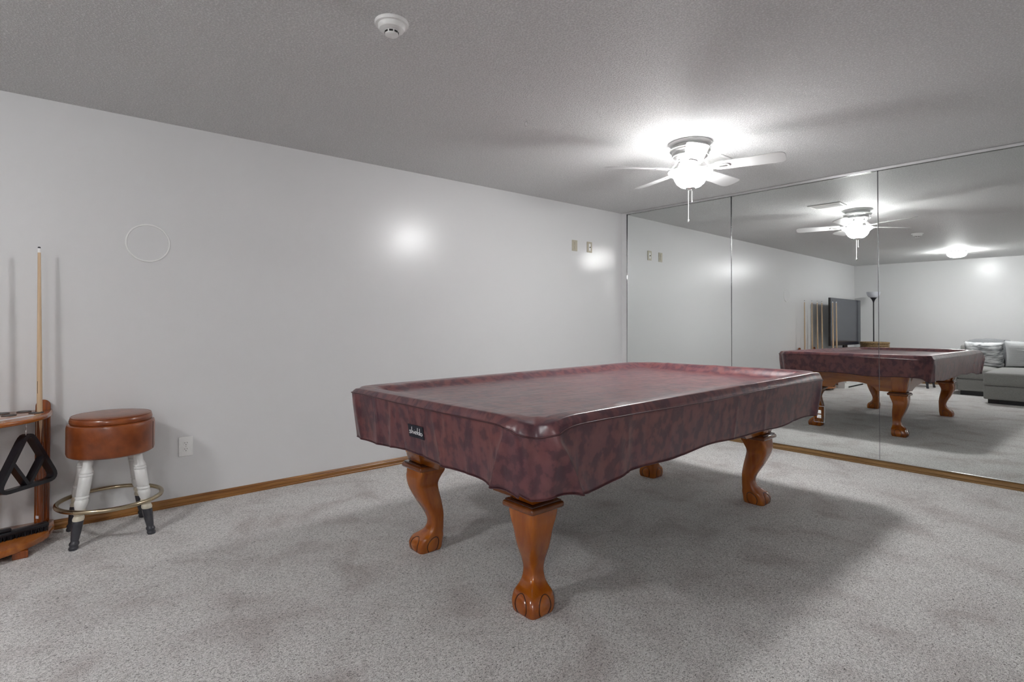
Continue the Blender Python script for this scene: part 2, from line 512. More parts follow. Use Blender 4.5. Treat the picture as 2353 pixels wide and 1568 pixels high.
def apron(half, aw, dist_b, dist_t, ax, sgn, mat):
    """board with an arched lower edge, leaning outwards"""
    N = 48; V = []; F = []
    zt = 0.745
    for i in range(N + 1):
        u = -half + 2 * half * i / N
        zb = 0.4475 + (0.080 * max(0, 1 - (u / aw) ** 2) ** 0.45 if abs(u) < aw else 0)
        for z in (zb, zt):
            for th in (0, -0.03):
                d = dist_b + (dist_t - dist_b) * (z - 0.4475) / (zt - 0.4475) + th
                V.append((u, sgn * d, z) if ax == 'y' else (sgn * d, u, z))
    for i in range(N):
        a = 4 * i; b_ = 4 * (i + 1)
        F += [(a, b_, b_ + 2, a + 2), (a + 1, a + 3, b_ + 3, b_ + 1), (a, a + 1, b_ + 1, b_), (a + 2, b_ + 2, b_ + 3, a + 3)]
    F += [(0, 2, 3, 1), (4 * N, 4 * N + 1, 4 * N + 3, 4 * N + 2)]
    return V, F
for sgn in (1, -1):
    obj('end_apron', apron(LX - 0.045, 0.20, LY + 0.052, LY + 0.118, 'y', sgn, MCHX), MCHX, table, smooth=40)
    obj('side_apron', apron(LY - 0.045, 0.74, LX + 0.052, LX + 0.118, 'x', sgn, MCHX), MCHX, table, smooth=40)
for sx in (1, -1):
    for sy in (1, -1):
        b0, b1 = 0.066, 0.136
        V = []
        for z, o_ in ((0.4475, b0), (0.745, b1)):
            for dx, dy in ((-0.055, -0.055), (o_, -0.055), (o_, o_), (-0.055, o_)):
                V.append((sx * (LX + dx), sy * (LY + dy), z))
        obj('corner_post', bevel((V, [(0, 1, 2, 3), (4, 5, 6, 7), (0, 1, 5, 4), (1, 2, 6, 5), (2, 3, 7, 6), (3, 0, 4, 7)]), 0.006), MCH, table, smooth=40)
obj('slate_bed', box(-0.60, 0.60, -1.17, 1.17, 0.745, 0.785), MGREY, table)
for sgn in (1, -1):
    obj('side_rail', bbox(sgn * 0.662 - 0.04, sgn * 0.662 + 0.04, -1.0, 1.0, 0.755, 0.808, 0.01), MCHX, table)
    obj('end_rail', bbox(-0.45, 0.45, sgn * 1.23 - 0.04, sgn * 1.23 + 0.04, 0.755, 0.808, 0.01), MCHX, table)

# ------------------------------------------------------------------ fitted vinyl cover
rng = random.Random(7)
A, B, RC = 0.722, 1.290, 0.105
def perimeter(a, b, r, nc, ns_x, ns_y):
    """counter-clockwise from the +x,-y corner start; returns points, normals, side id, side coordinate"""
    out = []
    corners = [(a - r, -b + r, -PI / 2), (a - r, b - r, 0), (-a + r, b - r, PI / 2), (-a + r, -b + r, PI)]
    for ci, (cx, cy, a0) in enumerate(corners):
        for k in range(nc):
            t = a0 + (k / nc) * PI / 2
            out.append((cx + r * math.cos(t), cy + r * math.sin(t), math.cos(t), math.sin(t), 'c%d' % ci, (k / nc - 0.5)))
        nx, ny = math.cos(a0 + PI / 2), math.sin(a0 + PI / 2)
        L = (2 * (b - r)) if ci % 2 == 0 else (2 * (a - r))
        ns = ns_y if ci % 2 == 0 else ns_x
        tx, ty = -ny, nx
        sx, sy = cx + r * nx, cy + r * ny
        for k in range(ns):
            out.append((sx + tx * L * k / ns, sy + ty * L * k / ns, nx, ny, 's%d' % ci, k / ns))
    return out
NC, NX, NY = 36, 190, 380
per = perimeter(A, B, RC, NC, NX, NY)
perB = perimeter(A - 0.165, B - 0.165, 0.03, NC, NX, NY)
NP = len(per)
pos = np.array([(p[0], p[1]) for p in per]); nrm = np.array([(p[2], p[3]) for p in per])
posB = np.array([(p[0], p[1]) for p in perB])
seg = np.linalg.norm(np.roll(pos, -1, 0) - pos, axis=1)
S = np.concatenate([[0], np.cumsum(seg)[:-1]]); LTOT = seg.sum()
cidx = {}
for i, p in enumerate(per):
    if p[4][0] == 'c' and abs(p[5]) < 0.015: cidx.setdefault(int(p[4][1]), S[i])
SC = [cidx[k] for k in range(4)]       # arc position of corners: 0 near-right(F) 1 far-right(R) 2 far-left(B) 3 near-left(L)
def ds(s, s0): return (s - s0 + LTOT / 2) % LTOT - LTOT / 2
kap = sum(np.exp(-(ds(S, s0) / 0.085) ** 2) for s0 in SC)
kapF = np.exp(-(ds(S, SC[0]) / 0.10) ** 2)
# folds: (arc position, amplitude, width, slant per unit drop, growth power)
folds = []
s = 0.0
while s < LTOT:
    kk = 0.45 if SC[0] < s < SC[1] else 1.0
    folds.append((s, kk * rng.uniform(-0.008, 0.011), rng.uniform(0.011, 0.030), rng.uniform(-0.05, 0.05), rng.uniform(0.5, 1.2)))
    s += rng.uniform(0.055, 0.15) / (kk ** 0.7)
folds += [(SC[0] - 0.110, 0.034, 0.017, -0.085, 0.45), (SC[0] - 0.150, 0.014, 0.035, -0.080, 0.8), (SC[0] + 0.050, 0.034, 0.016, 0.150, 0.30), (SC[0] + 0.085, 0.012, 0.035, 0.160, 0.8),
          (SC[0] - 0.045, 0.010, 0.016, 0.02, 0.7), (SC[0] + 0.40, 0.014, 0.05, 0.06, 1.0), (SC[0] + 0.52, -0.012, 0.05, 0.0, 0.8)]
for s0, g_ in ((SC[1], 0.022), (SC[2], 0.02), (SC[3], 0.016)):
    folds += [(s0 - 0.10, g_, 0.03, -0.05, 0.6), (s0, -g_ * 0.5, 0.04, 0, 0.6), (s0 + 0.10, g_, 0.03, 0.05, 0.6)]
CH = np.zeros(NP)                      # corners are cut flat where the pockets leave the cloth unsupported
for s0, am in ((SC[0], 0.034), (SC[1], 0.024), (SC[2], 0.024), (SC[3], 0.022)):
    x = np.clip(np.abs(ds(S, s0)) / 0.088, 0, 1)
    CH -= am * (0.5 + 0.5 * np.cos(PI * x))
damp = np.ones(NP)
def fold(t):
    out = np.zeros(NP)
    for s0, am, w, sl, pw in folds:
        x = ds(S, s0 + sl * t)
        out += am * (t ** pw) / (1 + (x / w) ** 2)
    return out
side_x = np.array([p[2] for p in per]); side_y = np.array([p[3] for p in per])
crest = 0.835 + 0.008 * pos[:, 0] / A + 0.004 * pos[:, 1] / B
hem = 0.580 + 0.042 * np.clip(side_y, 0, 1) ** 2 - 0.008 * kap * (side_y < 0.3) - 0.026 * kapF - 0.032 * np.exp(-(ds(S, SC[0] + 0.26) / 0.18) ** 2)
wob = 0.006 * np.sin(S * 5.3 + 1.0) + 0.004 * np.sin(S * 11.7)
hem = hem + wob
seamz = 0.803 - 0.026 * kapF - 0.008 * kap + 0.003 * np.sin(S * 4.1)
wr = sum(am * np.exp(-(ds(S, s0) / w) ** 2) for s0, am, w in [(rng.uniform(0, LTOT), rng.uniform(-0.006, 0.007), rng.uniform(0.02, 0.06)) for _ in range(40)])
rings = []      # each: array NP x 3
for k in np.linspace(0.0, 1.0, 13):
    q = posB * k
    z = 0.7925 + 0.0012 * np.sin(q[:, 0] * 23 + q[:, 1] * 7) + 0.0010 * np.sin(q[:, 1] * 17 - q[:, 0] * 5)
    rings.append(np.column_stack([q, z]))
for u in np.linspace(0, 1, 15)[1:]:
    q = posB * (1 - u) + (pos + nrm * (CH - 0.014)[:, None]) * u
    if u < 0.62: f = 0.5 - 0.5 * math.cos(PI * u / 0.62)
    else: f = 1.0
    z = 0.7925 + (crest - 0.7925) * f - (0.002 * ((u - 0.62) / 0.38) ** 3 if u > 0.62 else 0)
    z = z + wr * math.sin(PI * min(1, u * 1.1)) * (0.4 + 0.6 * u) - 0.020 * kapF * u ** 2 - 0.006 * kap * u ** 2
    rings.append(np.column_stack([q, z]))
top_last = rings[-1]
for t in (0.05, 0.12, 0.35, 0.7, 1.0):             # over the edge, then sloping out to the stitched seam
    off = -0.014 + 0.020 * t + 0.002 * math.sin(PI * t)
    z = top_last[:, 2] + (seamz - top_last[:, 2]) * t
    q = pos + nrm * (off + CH + 0.5 * fold(0.15 * t))[:, None]
    rings.append(np.column_stack([q, z]))
SEAM = len(rings) - 1
for t in np.linspace(0, 1, 19)[1:]:
    off = 0.006 - 0.030 * t + 0.5 * fold(0.15) * (1 - t) + fold(t) * min(1.0, t * 4) + CH * (1 - 0.45 * t)
    z = seamz + (hem - seamz) * t
    rings.append(np.column_stack([pos + nrm * off[:, None], z]))
HEM = len(rings) - 1
CV = [tuple(rings[0].mean(0))]
for r in rings[1:]: CV += [tuple(p) for p in r]
CF = [(0, 1 + k, 1 + (k + 1) % NP) for k in range(NP)]
for i in range(len(rings) - 2):
    for k in range(NP):
        k2 = (k + 1) % NP
        CF.append((1 + i * NP + k, 1 + i * NP + k2, 1 + (i + 1) * NP + k2, 1 + (i + 1) * NP + k))
cover = thing('pool_table_cover', (*TC, 0.60), (0, 0, TR), label='marbled burgundy vinyl cover draped over the pool table', cat='table cover')
cz = lambda P: [(a, b_, c - 0.60) for a, b_, c in P]
cloth = obj('cover_cloth', (cz(CV), CF), MVIN, cover, smooth=70)
sm = cloth.modifiers.new('thickness', 'SOLIDIFY'); sm.thickness = 0.0025; sm.offset = -1
obj('stitched_seam', tube(cz([tuple(p + np.array([*(nrm[i] * 0.0016), 0])) for i, p in enumerate(rings[SEAM])]), 0.0028, 6, True), MPIPE, cover, smooth=80)
obj('hem_binding', tube(cz([tuple(p) for p in rings[HEM]]), 0.0022, 6, True), MPIPE, cover, smooth=80)
# sewn label on the near short side
def skirt_point(xl, z):
    """point on the near short side (y = -B) at local x and height z"""
    ids = [i for i in range(NP) if per[i][4] == 's3']
    i = min(ids, key=lambda j: abs(pos[j, 0] - xl))
    col = np.array([rings[k][i] for k in range(SEAM, HEM + 1)])
    return Vector((xl, float(np.interp(-z, -col[:, 2], col[:, 1])), z))
def lab(u, w, lift):
    p = skirt_point(-0.030 + u * 0.120, 0.690 + w * 0.055)
    return (p.x, p.y - lift, p.z - 0.60)
NU, NW = 12, 5
LVv = [lab(i / NU - 0.5, j / NW - 0.5, l) for l in (0.0035, 0.0005) for j in range(NW + 1) for i in range(NU + 1)]
LFf = []
for l in (0, 1):
    for j in range(NW):
        for i in range(NU):
            a = l * (NU + 1) * (NW + 1) + j * (NU + 1) + i
            LFf.append((a, a + 1, a + NU + 2, a + NU + 1))
nA = (NU + 1) * (NW + 1)
edge = [i for i in range(NU + 1)] + [j * (NU + 1) + NU for j in range(1, NW + 1)] + [NW * (NU + 1) + i for i in range(NU - 1, -1, -1)] + [j * (NU + 1) for j in range(NW - 1, 0, -1)]
for e in range(len(edge)):
    a, b_ = edge[e], edge[(e + 1) % len(edge)]
    LFf.append((a, b_, nA + b_, nA + a))
label = obj('sewn_label', (LVv, LFf), MLAB, cover, smooth=40)
label['label'] = 'small black label with white lettering'
circ = lambda cx, cy, rx, ry, n=16: [(cx + rx * math.cos(t), cy + ry * math.sin(t)) for t in np.linspace(0, 2 * PI, n)]
strokes = [spline([(.31, .43), (.17, .52), (.06, .42), (.15, .29), (.27, .19), (.27, .06), (.13, 0), (0, .07)], 3),
           [(.54, 1.15), (.42, .05)], spline([(.43, .2), (.52, .42), (.64, .44), (.67, .3), (.64, .04)], 3),
           [(.86, .44), (.81, .04)], [(.90, .66), (.905, .70)],
           spline([(.97, .24), (1.22, .27), (1.21, .44), (1.08, .50), (.98, .38), (.96, .2), (1.04, .03), (1.22, .07)], 3),
           [(1.46, 1.12), (1.33, .02)], circ(1.60, .22, .17, .2), [(1.90, 1.12), (1.77, .02)], circ(2.09, .22, .19, .21)]
def txt(x, y):
    return lab((x - 1.16) * 0.0455 / 0.120, ((y - 0.42) * 0.0265 - 0.001) / 0.055, 0.0040)
obj('lettering', join(*[tube([txt(*q) for q in st], 0.0016, 6) for st in strokes]), MTHREAD, label, smooth=80)

# ------------------------------------------------------------------ bar stools
def make_stool():
    root = thing('bar_stool', (0, 0, 0), label='x', cat='stool', group='bar stools with turned white legs')
    obj('seat_band', lathe([(0.0, 0.44), (0.186, 0.44), (0.196, 0.446), (0.2005, 0.46), (0.2005, 0.595), (0.197, 0.609), (0.190, 0.6135), (0.0, 0.6135)], 64), MLEA, root, smooth=40)
    cu = obj('seat_cushion', lathe([(0.0, 0.612), (0.180, 0.612), (0.1865, 0.618), (0.1885, 0.628), (0.185, 0.642), (0.177, 0.650), (0.16, 0.6545), (0.08, 0.657), (0, 0.6575)], 64), MLEA, root, smooth=50)
    obj('piping', tube([(0.181 * math.cos(a), 0.181 * math.sin(a), 0.6485) for a in np.linspace(0, 2 * PI, 64, endpoint=False)], 0.0026, 6, True), MLEA, cu, smooth=80)
    obj('band_stitch', tube([(0.2008 * math.cos(1.13), 0.2008 * math.sin(1.13), z) for z in (0.452, 0.52, 0.6)], 0.0012, 6), MGROOVE, root, smooth=80)
    top_d, bot_d = 0.150, 0.238
    L = 0.44
    white = [(0.0215, 0.445), (0.0225, 0.415), (0.0225, 0.400), (0.0285, 0.383), (0.0305, 0.377), (0.0305, 0.372), (0.0270, 0.3695), (0.0270, 0.368), (0.0305, 0.3655), (0.0310, 0.361), (0.0305, 0.3565), (0.0270, 0.354), (0.0270, 0.3525),
             (0.0290, 0.3505), (0.0292, 0.31), (0.0285, 0.262), (0.0258, 0.2595), (0.0258, 0.258), (0.0298, 0.2555), (0.0302, 0.251), (0.0298, 0.2465), (0.0258, 0.244), (0.0258, 0.2425), (0.0290, 0.238), (0.0298, 0.225), (0.027, 0.208), (0.022, 0.192)]
    cream = [(0.022, 0.193), (0.0245, 0.182), (0.026, 0.172), (0.022, 0.166), (0.0205, 0.163), (0.0245, 0.155), (0.0258, 0.147), (0.024, 0.139)]
    tip = [(0.0235, 0.139), (0.0245, 0.132), (0.0225, 0.09), (0.0185, 0.050), (0.0170, 0.042), (0.0215, 0.034), (0.0225, 0.027), (0.0185, 0.020), (0.0205, 0.014), (0.0215, 0.008), (0.0185, 0.0)]
    for k in range(4):
        a = PI / 4 + k * PI / 2
        dx, dy = math.cos(a), math.sin(a)
        def place(prof):
            vf = lathe(prof, 20)
            return [(x + dx * (bot_d + (top_d - bot_d) * z / L), y + dy * (bot_d + (top_d - bot_d) * z / L), z) for x, y, z in vf[0]], vf[1]
        lg = obj('leg', place(white), MWHITE, root, smooth=50)
        obj('leg_collar', place(cream), MCREAM, lg, smooth=50)
        obj('foot_tip', place(tip), MGREY, lg, smooth=50)
    ring = obj('foot_ring', tube([(0.236 * math.cos(a), 0.236 * math.sin(a), 0.188) for a in np.linspace(0, 2 * PI, 72, endpoint=False)], 0.0115, 12, True), MBRASS, root, smooth=80)
    for k in range(4):
        a = PI / 4 + k * PI / 2
        q = Vector((math.cos(a), math.sin(a), 0))
        obj('ring_screw', tube([tuple(q * 0.246 + Vector((0, 0, 0.188))), tuple(q * 0.250 + Vector((0, 0, 0.188)))], 0.0055, 10), MBRASS, ring)
    return root
stool = make_stool()
stool.location = (0.25, -4.785, 0)
stool['label'] = 'round brown leather bar stool with white legs beside the wall outlet'
st2 = copy_tree(stool)
st2.location = (1.31, -7.28, 0); st2.rotation_euler = (0, 0, 0.1)
st2['label'] = 'bar stool far behind the pool table, only its dark foot tips showing in the mirror'

# ------------------------------------------------------------------ cue rack on the floor
RCY = -5.415
rack = thing('cue_rack', (0, RCY, 0), label='varnished wooden floor cue rack with rounded base and ball shelf', cat='cue rack')
def dshape(hw, dep, x0, n=36, pw=0.55):
    P = [(x0, -hw)]
    for t in np.linspace(-1, 1, n):
        P.append((x0 + 0.12 + (dep - x0 - 0.12) * max(0, 1 - abs(t) ** 2.2) ** pw, hw * t))
    P.append((x0, hw))
    return P
obj('base_board', bevel(prism(dshape(0.392, 0.475, 0.016), 0.035, 0.066), 0.006, 2), MRACK, rack, smooth=40)
for fy, fx in ((0.26, 0.36), (-0.26, 0.36), (0.30, 0.06), (-0.30, 0.06)):
    obj('base_foot', bbox(fx - 0.03, fx + 0.03, fy - 0.03, fy + 0.03, 0, 0.036, 0.004), MRACKV, rack)
shelf = obj('ball_shelf', bevel(prism(dshape(0.380, 0.490, 0.010), 0.655, 0.677), 0.007, 3), MRACK, rack, smooth=40)
for hx, hy in ((0.165, 0.205), (0.145, 0.312), (0.055, 0.262), (0.060, 0.175), (0.17, 0.09), (0.06, 0.08), (0.17, -0.03), (0.06, -0.02), (0.17, -0.15), (0.06, -0.13), (0.17, -0.26), (0.06, -0.23)):
    obj('ball_hole', join(lathe([(0.0, 0.6783), (0.027, 0.6783), (0.0275, 0.6796), (0.031, 0.6796), (0.0315, 0.6765)], 28)), MBLACK, shelf, loc=(hx, hy, 0), smooth=30)
obj('shelf_sticker', bbox(-0.085, 0.085, -0.016, 0.016, 0, 0.0012, 0.0004, 1), MSTICK, shelf, loc=(0.285, 0.235, 0.677), rot=(0, 0, -0.9))
for sgn in (1, -1):
    yc = sgn * 0.340
    poly = [(yc - 0.032, 0.066)] + [(yc + 0.032, 0.066)] + [(yc + 0.032 * math.cos(t), 0.700 + 0.032 * math.sin(t)) for t in np.linspace(0, PI, 14)]
    post = obj('rack_post', bevel(prism(poly, 0.016, 0.040, 'x'), 0.003, 1), MRACKV, rack, smooth=40)
    for d in (-0.021, -0.007, 0.007, 0.021):
        obj('post_flute', tube([(0.040, yc + d, 0.08), (0.040, yc + d, 0.64)], 0.005, 8), MRACKV, post, smooth=60)
# two chrome hooks under the shelf
for hy in (0.275, -0.20):
    hk = spline([(0, 0, 0.655), (0, 0, 0.640), (0.004, 0, 0.632), (0.014, 0, 0.630), (0.024, 0, 0.622), (0.026, 0, 0.610), (0.020, 0, 0.600), (0.010, 0, 0.600)], 4)
    obj('shelf_hook', tube(hk, 0.0024, 8), MSTEEL, rack, loc=(0.345, hy, 0), smooth=80)

# black ball triangle hanging on the hook
tri = thing('ball_triangle', (0.362, -5.136, 0.345), (0, 0, 0), label='black plastic ball-racking triangle hanging from the cue rack hook', cat='ball rack')
ex = Vector((-0.683, 0.730, 0)).normalized()       # towards the right corner as seen from the room
ey = Vector((-0.10, -0.01, 0.99)).normalized()
en = ex.cross(ey).normalized()
def t3(a, b_, c=0): return tuple(ex * a + ey * b_ + en * c)
def bar(pts, w, d, closed=False):
    """flat bar swept along 2D pts in the triangle plane: w in plane, d across"""
    n = len(pts); V = []; F = []
    for i in range(n):
        p = Vector(pts[i])
        if closed: t = Vector(pts[(i + 1) % n]) - Vector(pts[i - 1])
        else: t = Vector(pts[min(i + 1, n - 1)]) - Vector(pts[max(i - 1, 0)])
        t.normalize(); q = Vector((-t.y, t.x))
        for s_, c in ((w / 2, d / 2), (w / 2, -d / 2), (-w / 2, -d / 2), (-w / 2, d / 2)):
            V.append(t3(p.x + q.x * s_, p.y + q.y * s_, c))
    m = n if closed else n - 1
    for i in range(m):
        j = (i + 1) % n
        for k in range(4):
            F.append((4 * i + k, 4 * i + (k + 1) % 4, 4 * j + (k + 1) % 4, 4 * j + k))
    if not closed: F += [(0, 1, 2, 3), (4 * n - 1, 4 * n - 2, 4 * n - 3, 4 * n - 4)]
    return V, F
def round_tri(hw, h, r):
    C = [Vector((-hw, 0)), Vector((hw, 0)), Vector((0, h))]
    out = []
    for i in range(3):
        p, a, c = C[i], C[i - 1], C[(i + 1) % 3]
        u, w = (a - p).normalized(), (c - p).normalized()
        ang = u.angle(w); d = r / math.tan(ang / 2)
        s0, s1 = p + u * d, p + w * d
        for k in range(7):
            t = k / 6
            out.append(tuple((s0 * (1 - t) ** 2 + p * 2 * t * (1 - t) + s1 * t * t)))
    return out
obj('triangle_frame', bar(round_tri(0.155, 0.275, 0.034), 0.018, 0.044, True), MBLACK, tri, smooth=50)
obj('inner_brace', bar([(-0.077, 0.125), (0.0, 0.004)], 0.015, 0.040), MBLACK, tri)
obj('inner_brace', bar([(0.0, 0.004), (0.077, 0.125)], 0.015, 0.040), MBLACK, tri)

# table brush lying on the rack base
br = thing('table_brush', (0.235, -5.165, 0.0665), (0, 0, math.radians(-72)), label='black bristle table brush lying on the cue rack base', cat='brush')
obj('brush_back', bbox(-0.12, 0.12, -0.022, 0.022, 0.022, 0.040, 0.005), MBLACK, br, smooth=40)
BV, BF = [], []
for i in range(46):
    for j in range(8):
        x = -0.115 + 0.23 * i / 45 + rng.uniform(-.001, .001); y = -0.020 + 0.040 * j / 7
        q = tube([(x, y, 0.024), (x + rng.uniform(-.004, .004), y + rng.uniform(-.006, .006), 0.0)], 0.0016, 4)
        BV, BF = join((BV, BF), q)
tag(obj('bristles', (BV, BF), MBLACK, br), kind='stuff')
for i in range(10):
    pass
obj('brush_grip', bbox(0.03, 0.12, -0.016, 0.016, 0.040, 0.056, 0.006), MBLACK, br, smooth=40)

# pool cues
def make_cue():
    root = thing('pool_cue', (0, 0, 0), cat='pool cue', group='pool cues standing in the wooden rack')
    obj('butt', lathe([(0.0, 0.012), (0.0145, 0.012), (0.0146, 0.05), (0.0135, 0.40), (0.0125, 0.56)], 16), MRACKV, root, smooth=60)
    obj('shaft', lathe([(0.0125, 0.56), (0.0118, 0.75), (0.0088, 1.15), (0.0068, 1.445)], 16), MMAPLE, root, smooth=60)
    for k in range(4):   # pale splice points running down into the butt
        a = k * PI / 2 + 0.3
        q = Vector((math.cos(a), math.sin(a), 0)); s_ = Vector((-math.sin(a), math.cos(a), 0))
        pts = [q * 0.0122 + Vector((0, 0, 0.565)) + s_ * 0.008, q * 0.0122 + Vector((0, 0, 0.565)) - s_ * 0.008, q * 0.0137 + Vector((0, 0, 0.44))]
        V = [tuple(p) for p in pts] + [tuple(p + q * 0.0012) for p in pts]
        obj('splice_point', (V, [(0, 1, 2), (5, 4, 3), (0, 3, 4, 1), (1, 4, 5, 2), (2, 5, 3, 0)]), MMAPLE, root)
    obj('bumper', lathe([(0.0, 0.0), (0.012, 0.0), (0.0145, 0.004), (0.0145, 0.020)], 16), MBLACK, root, smooth=40)
    obj('ferrule', lathe([(0.0068, 1.445), (0.0066, 1.468)], 16), MPLAST, root, smooth=40)
    obj('tip', lathe([(0.0066, 1.468), (0.0064, 1.473), (0.0045, 1.476), (0, 1.477)], 16), MGREY, root, smooth=40)
    obj('cue_print', bbox(0.0113, 0.0124, -0.0009, 0.0009, 0.70, 0.765, 0.0002, 1), MBLACK, root, rot=(0, 0, -0.75))
    obj('butt_sticker', bbox(0.0135, 0.0155, -0.009, 0.009, 0.045, 0.060, 0.0004, 1), MSTICK, root, rot=(0, 0, -0.9))
    return root
cue0 = make_cue()
cspots = [((0.120, -5.082), 0.0, 'pale pool cue standing against the rack post nearest the bar stool'),
          ((0.165, -5.292), 0.0, 'first of three pool cues left of the television in the mirror'),
          ((0.200, -5.444), 0.0, 'middle of three pool cues left of the television in the mirror'),
          ((0.225, -5.594), 0.0, 'third pool cue left of the television in the mirror, next to its black edge'),
          ((0.400, -5.600), 0.0, 'pool cue seen in front of the television in the mirror, left of the pair'),
          ((0.420, -5.720), 0.0, 'pool cue seen in front of the television in the mirror, right of the pair')]
for i, ((cx, cy), rz, lb) in enumerate(cspots):
    c = cue0 if i == 0 else copy_tree(cue0)
    c.location = (cx, cy, 0.066); c.rotation_euler = (math.radians(0.7), math.radians(-0.6), rz); c['label'] = lb
    c.scale = (1, 1, 1.015)

# ------------------------------------------------------------------ things on the left wall
sp = thing('wall_speaker', (0, -4.595, 1.641), label='round flush wall speaker with thin white rim painted over', cat='speaker')
RY = Matrix.Rotation(PI / 2, 4, 'Y')
obj('speaker_rim', xf(lathe([(0.1075, -0.001), (0.1075, 0.004), (0.1085, 0.006), (0.1150, 0.006), (0.1165, 0.004), (0.1165, -0.001)], 72, cap=False), RY), MPLAST, sp, smooth=50)
obj('speaker_grille', xf(lathe([(0.0, 0.003), (0.107, 0.003), (0.1085, 0.0)], 72), RY), MW, sp)

def plate(root, w, h, mat, t=0.006):
    obj('cover_plate', bevel(box(0, t, -w / 2, w / 2, -h / 2, h / 2), 0.003, 3), mat, root, smooth=40)
out = thing('wall_outlet', (0, -4.3825, 0.368), label='white double electrical outlet low on the wall right of the stool', cat='outlet')
plate(out, 0.079, 0.122, MPLAST)
for s_ in (0.0195, -0.0195):
    rc = obj('receptacle', xf(bevel(prism([(0.0165 * math.cos(t), 0.0145 * max(-0.8, min(0.8, math.sin(t))) * 1.2) for t in np.linspace(0, 2 * PI, 24, endpoint=False)], 0.0, 0.0025), 0.0006, 1), Matrix(((0, 0, 1, 0.0055), (1, 0, 0, 0), (0, 1, 0, s_), (0, 0, 0, 1)))), MPLAST, out, smooth=30)
    obj('socket_slot', join(box(0.0078, 0.0086, -0.0075, -0.0055, s_ + 0.001, s_ + 0.0085), box(0.0078, 0.0086, 0.0055, 0.0075, s_ + 0.002, s_ + 0.0085), box(0.0078, 0.0086, -0.002, 0.002, s_ - 0.009, s_ - 0.005)), MHOLE, rc)
obj('plate_screw', xf(lathe([(0.003, 0.0), (0.003, 0.0012), (0, 0.0016)], 12), Matrix.Translation((0.006, 0, 0)) @ RY), MSTEEL, out)
for (yy, zz, lb, kind) in ((-0.7875, 1.962, 'left beige wall plate with two rocker buttons near the mirror', 'blank'), (-0.5525, 1.9635, 'right beige wall plate with small dark toggle beside the mirror', 'toggle')):
    w_ = thing('wall_plate', (0, yy, zz), label=lb, cat='switch', group='beige plates high on the wall')
    plate(w_, 0.082, 0.116, MBEIGE)
    if kind == 'blank':
        for s_ in (0.021, -0.021): obj('rocker_button', bbox(0.005, 0.010, -0.014, 0.014, s_ - 0.016, s_ + 0.016, 0.002), MBEIGE, w_)
    else:
        obj('slider_frame', bbox(0.005, 0.0085, -0.014, 0.014, -0.038, 0.038, 0.0015), MPLAST, w_)
        obj('toggle', bbox(0.008, 0.018, -0.006, 0.006, -0.006, 0.002, 0.0015), MHOLE, w_)
    for s_ in (0.049, -0.049):
        obj('plate_screw', xf(lathe([(0.0025, 0.0), (0.0025, 0.001), (0, 0.0014)], 10), Matrix.Translation((0.006, 0, s_)) @ RY), MSTEEL, w_)

# ------------------------------------------------------------------ ceiling things
FX, FY = 1.9209, -1.6762
fan = thing('ceiling_fan', (FX, FY, H), label='white five-blade ceiling fan with lit glass bowl and pull chains', cat='ceiling fan')
obj('canopy', lathe([(0.0, 0.0), (0.142, 0.0), (0.144, -0.006), (0.138, -0.014), (0.126, -0.020), (0.0, -0.020)], 56), MBLADE, fan, smooth=40)
mo = obj('motor_housing', lathe([(0.118, -0.018), (0.120, -0.034), (0.126, -0.042), (0.135, -0.046), (0.137, -0.056), (0.131, -0.064), (0.124, -0.068), (0.123, -0.088), (0.118, -0.098), (0.108, -0.106), (0.1, -0.112), (0.085, -0.122), (0.0, -0.124)], 56), MSTEEL, fan, smooth=40)
for zz, rr in ((-0.050, 0.1375), (-0.096, 0.1205)):
    obj('housing_band', tube([(rr * math.cos(a), rr * math.sin(a), zz) for a in np.linspace(0, 2 * PI, 56, endpoint=False)], 0.004, 8, True), MBLADE, mo, smooth=80)
obj('flywheel', lathe([(0.0, -0.122), (0.075, -0.122), (0.080, -0.128), (0.075, -0.140), (0.0, -0.142)], 40), MSTEEL, fan, smooth=40)
obj('light_kit_neck', lathe([(0.0, -0.140), (0.045, -0.140), (0.048, -0.15), (0.048, -0.185), (0.060, -0.196), (0.060, -0.202), (0.0, -0.202)], 40), MSTEEL, fan, smooth=40)
# bell shaped glass bowl, open at the top, with wall thickness
bowl_out = [(0.148, -0.200), (0.1465, -0.206), (0.136, -0.217), (0.121, -0.226), (0.112, -0.238), (0.104, -0.258), (0.090, -0.282), (0.066, -0.302), (0.036, -0.312), (0.012, -0.314)]
bowl_in = [(r - 0.003 if r > 0.02 else r, z + 0.003) for r, z in reversed(bowl_out)]
obj('light_bowl', lathe(bowl_out, 64, cap=False), MGLASSE, fan, smooth=50)
obj('bowl_inside', lathe([bowl_out[0]] + bowl_in[::-1], 64, cap=False), MPLAST, fan, smooth=50)
obj('bowl_finial', lathe([(0.0, -0.310), (0.034, -0.309), (0.033, -0.315), (0.024, -0.320), (0.020, -0.327), (0.009, -0.331), (0, -0.333)], 28), MSTEEL, fan, smooth=40)
def chain(x, y, z0, z1):
    c = obj('pull_chain', join(*[tube([(x, y, z0), (x, y, z1)], 0.0012, 6)] + [lathe([(0, z + 0.0022), (0.0022, z), (0, z - 0.0022)], 6) for z in []]), MPLAST, fan, smooth=60)
    bm_ = []
    z = z0
    while z > z1:
        v, f = lathe([(0.0, 0.0026), (0.0024, 0.0), (0.0, -0.0026)], 6, cap=False)
        bm_.append(([(a + x, b_ + y, c_ + z) for a, b_, c_ in v], f)); z -= 0.0075
    tag(obj('chain_beads', join(*bm_), MPLAST, c, smooth=60), kind='stuff')
    return c
c1 = chain(-0.012, -0.006, -0.325, -0.530)
